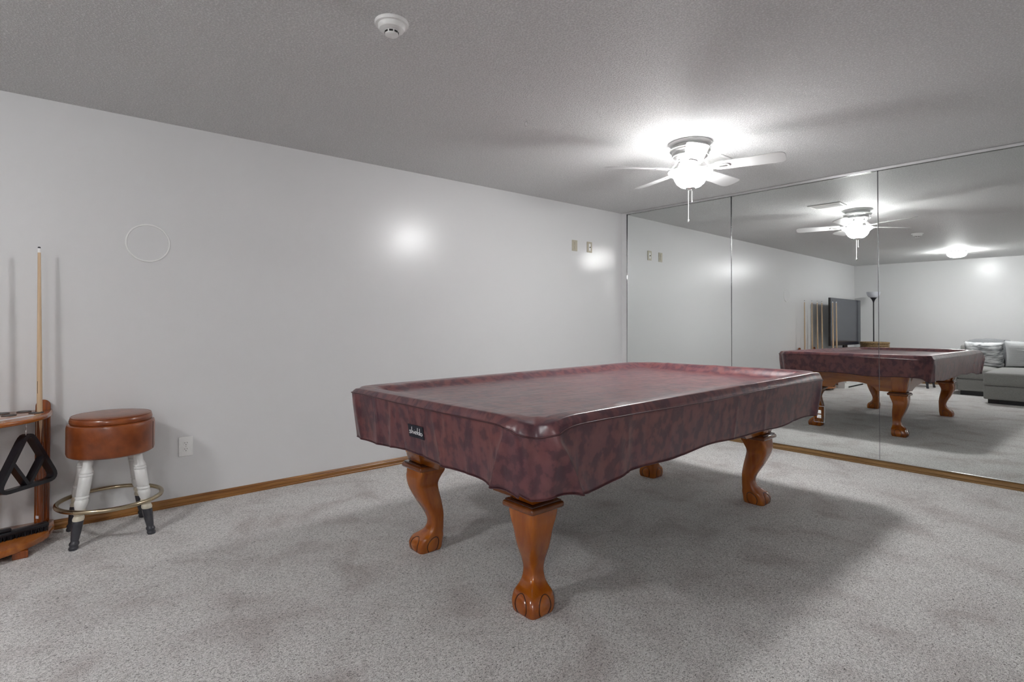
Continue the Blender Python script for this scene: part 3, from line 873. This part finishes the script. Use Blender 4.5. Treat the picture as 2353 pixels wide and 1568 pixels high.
obj('chain_bob', xf(lathe([(0.0, 0.012), (0.004, 0.008), (0.0085, -0.004), (0.008, -0.012), (0.004, -0.016), (0, -0.017)], 14), Matrix.Translation((-0.012, -0.006, -0.540))), MSTEEL, c1, smooth=50)
c2 = chain(0.008, 0.006, -0.325, -0.405)
obj('chain_bob', xf(lathe([(0.0, 0.005), (0.0045, 0.0), (0.0, -0.008)], 12), Matrix.Translation((0.008, 0.006, -0.408))), MPLAST, c2, smooth=50)
# blade: local +x is outwards
def blade_outline():
    P = [(0.17, -0.050), (0.20, -0.056)]
    P += [(0.54, -0.068), (0.57, -0.066), (0.588, -0.055), (0.596, -0.038), (0.598, 0.0), (0.596, 0.038), (0.588, 0.055), (0.57, 0.066), (0.54, 0.068)]
    P += [(0.20, 0.056), (0.17, 0.050)]
    return P
blade_me = mesh('blade', *bevel(prism(blade_outline(), -0.003, 0.003), 0.0012, 1), MBLADE, 30)
armP = spline([(0.055, 0, 0.062), (0.085, 0, 0.058), (0.105, 0, 0.035), (0.125, 0, 0.008), (0.15, 0, -0.004), (0.18, 0, -0.0055)], 4)
armv = []
armf = []
for i, (x, y, z) in enumerate(armP):
    w = interp(x, [0.055, 0.1, 0.14, 0.18], [0.014, 0.012, 0.020, 0.034])
    for dy, dz in ((-w, -0.003), (w, -0.003), (w, 0.003), (-w, 0.003)): armv.append((x, dy, z + dz))
for i in range(len(armP) - 1):
    for k in range(4): armf.append((4 * i + k, 4 * i + (k + 1) % 4, 4 * i + 4 + (k + 1) % 4, 4 * i + 4 + k))
armf += [(0, 1, 2, 3), tuple(4 * (len(armP) - 1) + k for k in (3, 2, 1, 0))]
pl = prism([(0.175, -0.034), (0.235, -0.030), (0.252, -0.018), (0.258, 0), (0.252, 0.018), (0.235, 0.030), (0.175, 0.034)], -0.0085, -0.0031)
arm_me = mesh('blade_arm', *join((armv, armf), pl), MBLADE, 40)
slot_me = mesh('arm_slot', *prism([(0.190 + 0.0, -0.010), (0.236, -0.012), (0.246, 0), (0.236, 0.012), (0.190, 0.010)], -0.0098, -0.0086), MSTEEL, 30)
phi0 = math.radians(18.0)
for k in range(5):
    az = phi0 + k * 2 * PI / 5
    b_ = shared('blade', blade_me, fan, (0, 0, -0.182), (math.radians(-13), 0, az))
    shared('blade_arm', arm_me, b_); shared('arm_slot', slot_me, b_)
def bulb(name, loc, watts, rad):
    l = bpy.data.lights.new(name, 'POINT'); l.energy = watts; l.shadow_soft_size = rad; l.color = (1.0, 1.0, 1.0)
    o = bpy.data.objects.new(name, l); COL.objects.link(o); o.location = loc
    return o
for a in (0.4, 0.4 + 2 * PI / 3, 0.4 + 4 * PI / 3):
    lb = bulb('fan_bulb', (0.085 * math.cos(a), 0.085 * math.sin(a), -0.212), FAN_BULB_W / 3, 0.03)
    lb.parent = fan

DX, DY = 1.985, -6.53
dome_t = thing('dome_light', (DX, DY, H), label='round lit flush dome ceiling light near the back wall', cat='ceiling light')
obj('dome_base', lathe([(0.0, 0.0), (0.132, 0.0), (0.136, -0.010), (0.130, -0.026), (0.118, -0.030), (0.0, -0.030)], 56), MSTEEL, dome_t, smooth=40)
obj('dome_glass', lathe([(0.126, -0.026), (0.134, -0.036), (0.135, -0.050), (0.124, -0.078), (0.098, -0.100), (0.060, -0.112), (0.0, -0.117)], 56), MDOMEE, dome_t, smooth=50)

fill_dome = copy_tree(dome_t)  # assumed lamp out of view, added to fill the table's right side and underside
fill_dome.location = (5.0, -6.5, H)
fill_dome['label'] = 'unseen flush dome light added on the right-hand side of the room as fill'
dome_t['group'] = fill_dome['group'] = 'flush dome ceiling lights'

sd = thing('smoke_detector', (1.9734, -4.0024, H), label='round white smoke detector on the textured ceiling', cat='smoke detector')
obj('mounting_base', lathe([(0.0, 0.0), (0.0685, 0.0), (0.0695, -0.005), (0.066, -0.013), (0.0, -0.014)], 56), MPLAST, sd, smooth=40)
obj('detector_body', lathe([(0.055, -0.012), (0.055, -0.024), (0.050, -0.032), (0.040, -0.035), (0.033, -0.038), (0.0, -0.038)], 56), MPLAST, sd, smooth=40)
ch = obj('sensing_chamber', lathe([(0.0285, -0.036), (0.027, -0.050), (0.0275, -0.052), (0.024, -0.055), (0.0, -0.056)], 48), MPLAST, sd, smooth=40)
for k in range(8):
    a = 2 * PI * k / 8 + 0.2
    obj('chamber_slot', xf(box(-0.002, 0.0012, -0.0075, 0.0075, -0.0055, 0.0015), Matrix.Translation((0.0274 * math.cos(a), 0.0274 * math.sin(a), -0.0425)) @ Matrix.Rotation(a, 4, 'Z')), MHOLE, ch)

hook = thing('ceiling_hook', (1.5145, -2.842, H), label='small metal screw eye hanging from the ceiling', cat='hook')
obj('screw_shank', tube([(0, 0, 0.0), (0, 0, -0.012)], 0.0022, 8), MSTEEL, hook, smooth=60)
obj('screw_eye', tube([(0.0085 * math.sin(a), 0.004 * math.sin(a), -0.0265 + 0.0145 * math.cos(a)) for a in np.linspace(0, 2 * PI, 26, endpoint=False)], 0.0025, 8, True), MSTEEL, hook, smooth=80)

vent = thing('ceiling_vent', (1.778, -1.185, H), label='white rectangular ceiling air vent behind the fan', cat='vent')
obj('vent_frame', join(bbox(-0.158, 0.158, -0.105, -0.080, -0.010, 0, 0.003), bbox(-0.158, 0.158, 0.080, 0.105, -0.010, 0, 0.003), bbox(-0.158, -0.133, -0.08, 0.08, -0.010, 0, 0.003), bbox(0.133, 0.158, -0.08, 0.08, -0.010, 0, 0.003)), MPLAST, vent)
obj('vent_backing', box(-0.135, 0.135, -0.082, 0.082, -0.002, 0), MSTEEL, vent)
sl = mesh('vent_slat', *xf(box(-0.134, 0.134, -0.007, 0.007, -0.0008, 0.0008), Matrix.Rotation(0.35, 4, 'X')), MPLAST)
for k in range(10): shared('vent_slat', sl, vent, (0, -0.07 + k * 0.0156, -0.006))

# ------------------------------------------------------------------ back part of the room, seen in the mirror
con = thing('media_console', (0.0, -6.46, 0), label='low white media console along the wall under the television', cat='console')
obj('carcass', join(bbox(0.02, 0.50, -0.60, 0.60, 0.025, 0.60, 0.004), box(0.02, 0.497, -0.60, -0.42, 0, 0.03), box(0.02, 0.497, 0.40, 0.60, 0, 0.03)), MWHITE, con)
obj('toe_slot', box(0.30, 0.498, -0.42, 0.40, 0.0, 0.024), MHOLE, con)
for k in range(3):
    y0 = -0.585 + k * 0.392
    dr = obj('door', bbox(0.500, 0.516, y0, y0 + 0.386, 0.10, 0.585, 0.003), MWHITE, con)
    obj('door_recess', bbox(0.516, 0.518, y0 + 0.10, y0 + 0.28, 0.14, 0.165, 0.0008, 1), MSTEEL, dr)

tv = thing('television', (0.285, -6.62, 0.60), (0, 0, math.radians(0.0)), label='large dark flat-screen television standing on the white console', cat='television')
obj('bezel', bbox(-0.028, 0.012, -0.835, 0.835, 0.155, 1.035, 0.004), MBLACK, tv)
obj('screen', box(0.0122, 0.0135, -0.829, 0.829, 0.163, 1.029), MSCREEN, tv)
obj('stand_neck', bbox(-0.030, 0.0, -0.10, 0.10, 0.01, 0.17, 0.005), MBLACK, tv)
obj('stand_base', bbox(-0.13, 0.13, -0.28, 0.28, 0.0, 0.014, 0.004), MBLACK, tv)

fl = thing('floor_lamp', (0.445, -7.75, 0), label='black torchiere floor lamp with frosted white bowl shade in the corner', cat='floor lamp')
obj('lamp_base', lathe([(0.0, 0.0), (0.135, 0.0), (0.137, 0.012), (0.12, 0.022), (0.02, 0.034), (0.0, 0.034)], 40), MBLACK, fl, smooth=40)
obj('lamp_pole', lathe([(0.011, 0.03), (0.011, 1.62)], 14), MBLACK, fl, smooth=60)
obj('shade_cup', lathe([(0.011, 1.60), (0.018, 1.63), (0.035, 1.665), (0.058, 1.695), (0.060, 1.70), (0.0, 1.70)], 32), MBLACK, fl, smooth=50)
so = [(0.054, 1.698), (0.085, 1.715), (0.108, 1.745), (0.118, 1.785), (0.121, 1.815)]
obj('lamp_shade', lathe(so + [(r - 0.003, z) for r, z in reversed(so)], 40, cap=False), MLAMPG, fl, smooth=60)

bk = thing('wicker_basket', (0.565, -7.36, 0), label='round brown wicker hamper standing by the lamp', cat='basket')
obj('basket_liner', lathe([(0.0, 0.01), (0.195, 0.01), (0.228, 0.79), (0.220, 0.79), (0.19, 0.03), (0, 0.03)], 40), MWICKD, bk, smooth=40)
WV, WF = [], []
for j in range(26):
    z = 0.02 + j * 0.0302
    r = 0.198 + 0.033 * z / 0.79
    pts = [((r + 0.007 * math.sin(24 * a + PI * j)) * math.cos(a), (r + 0.007 * math.sin(24 * a + PI * j)) * math.sin(a), z) for a in np.linspace(0, 2 * PI, 96, endpoint=False)]
    WV, WF = join((WV, WF), tube(pts, 0.0125, 5, True))
tag(obj('woven_strands', (WV, WF), MWICK, bk, smooth=60), kind='stuff')
obj('basket_rim', tube([(0.238 * math.cos(a), 0.238 * math.sin(a), 0.800) for a in np.linspace(0, 2 * PI, 60, endpoint=False)], 0.014, 8, True), MWICK, bk, smooth=80)

# sectional sofa: one seat plus a chaise
def cushion(x0, x1, y0, y1, z0, z1, crown=0.03, r=0.05, nx=20, ny=20, wob=0.0, seed=1):
    """pillow-like rounded block"""
    rg = random.Random(seed)
    vf = bevel(box(x0, x1, y0, y1, z0, z1), r, 4)
    bm = bmesh.new(); vs = [bm.verts.new(p) for p in vf[0]]
    for q in vf[1]: bm.faces.new([vs[i] for i in q])
    bmesh.ops.subdivide_edges(bm, edges=[e for e in bm.edges if e.calc_length() > 0.12], cuts=6, use_grid_fill=True)
    cx, cy, cz_ = (x0 + x1) / 2, (y0 + y1) / 2, (z0 + z1) / 2
    hx, hy, hz = (x1 - x0) / 2, (y1 - y0) / 2, (z1 - z0) / 2
    ph = [rg.uniform(0, 6) for _ in range(4)]
    for v in bm.verts:
        u, w, t = (v.co.x - cx) / hx, (v.co.y - cy) / hy, (v.co.z - cz_) / hz
        k = crown * (1 - min(1, u * u)) * (1 - min(1, w * w))
        v.co.z += k * max(0, t)
        v.co.z += wob * math.sin(v.co.x * 22 + ph[0]) * math.cos(v.co.y * 17 + ph[1]) * max(0, t)
        k2 = crown * 0.6 * (1 - min(1, u * u)) * (1 - min(1, t * t))
        v.co.y += k2 * w
    bm.verts.index_update()
    r_ = [tuple(v.co) for v in bm.verts], [tuple(v.index for v in f.verts) for f in bm.faces]
    bm.free()
    return r_
sofa = thing('sectional_sofa', (2.70, -6.55, 0), label='grey sectional sofa with chaise and dark plinth, seen in the mirror', cat='sofa')
SX, SY = -2.70, 6.55
def L(x0, x1, y0, y1): return x0 + SX, x1 + SX, y0 + SY, y1 + SY
obj('plinth', join(box(*L(2.02, 2.46, -7.40, -6.50), 0, 0.075), box(*L(2.50, 3.40, -7.40, -5.50), 0, 0.068)), MBLACK, sofa)
obj('seat_base', bbox(*L(1.985, 2.455, -7.45, -6.44), 0.072, 0.262, 0.02, 3), MSOFA, sofa, smooth=50)
obj('chaise_base', bbox(*L(2.455, 3.45, -7.45, -5.44), 0.064, 0.262, 0.02, 3), MSOFA, sofa, smooth=50)
obj('seat_cushion', cushion(*L(1.985, 2.452, -7.20, -6.44), 0.262, 0.44, 0.03, 0.035), MSOFA, sofa, smooth=60)
obj('chaise_cushion', cushion(*L(2.455, 3.45, -7.20, -5.43), 0.264, 0.455, 0.03, 0.035), MSOFA, sofa, smooth=60)
obj('back_frame', bbox(*L(1.90, 3.45, -7.52, -7.26), 0.072, 0.80, 0.03, 3), MSOFA, sofa, smooth=50)
obj('arm_panel', bbox(*L(1.88, 1.985, -7.52, -6.44), 0.072, 0.30, 0.02, 3), MSOFA, sofa, smooth=50)
obj('back_cushion', cushion(*L(1.985, 2.60, -7.34, -7.10), 0.44, 0.89, 0.04, 0.07, wob=0.010, seed=3), MSOFA2, sofa, smooth=60)
obj('back_cushion', cushion(*L(2.62, 3.42, -7.34, -7.10), 0.455, 0.88, 0.04, 0.07, wob=0.008, seed=5), MSOFA2, sofa, smooth=60)
def pillow(w, h, d, ribs=0, seed=1):
    """square throw pillow standing in the xz plane"""
    rg = random.Random(seed)
    n = 28; V = []; F = []
    for side in (1, -1):
        for j in range(n + 1):
            for i in range(n + 1):
                u, v = 2 * i / n - 1, 2 * j / n - 1
                k = max(0, (1 - u ** 4)) * max(0, (1 - v ** 4))
                puff = d / 2 * k ** 0.45
                pinch = 1 - 0.05 * (1 - abs(u) ** 2) * abs(v) ** 6
                x = w / 2 * u * (1 - 0.06 * (1 - v * v)); z = h / 2 * v * (1 - 0.06 * (1 - u * u))
                y = side * puff
                if ribs: y += side * 0.006 * math.sin(v * ribs * PI) * k
                else: y += side * 0.008 * math.sin(u * 9 + v * 5) * k * math.sin(v * 8 - u * 3)
                V.append((x, y, z))
    m = (n + 1) * (n + 1)
    for s_ in (0, 1):
        for j in range(n):
            for i in range(n):
                a = s_ * m + j * (n + 1) + i
                F.append((a, a + 1, a + n + 2, a + n + 1))
    return V, F
p1 = obj('throw_pillow', pillow(0.52, 0.44, 0.17, 0, 2), MPIL1, loc=(2.262, -6.985, 0.660), rot=(math.radians(-13), 0, 0), smooth=70)
tag(p1, 'mottled grey and white throw pillow on the sofa seat', 'pillow', 'throw pillows on the sofa')
p2 = obj('throw_pillow', pillow(0.56, 0.45, 0.17, 15, 4), MPIL2, loc=(2.800, -6.985, 0.682), rot=(math.radians(-13), 0, 0), smooth=70)
tag(p2, 'pale ribbed throw pillow on the sofa chaise', 'pillow', 'throw pillows on the sofa')
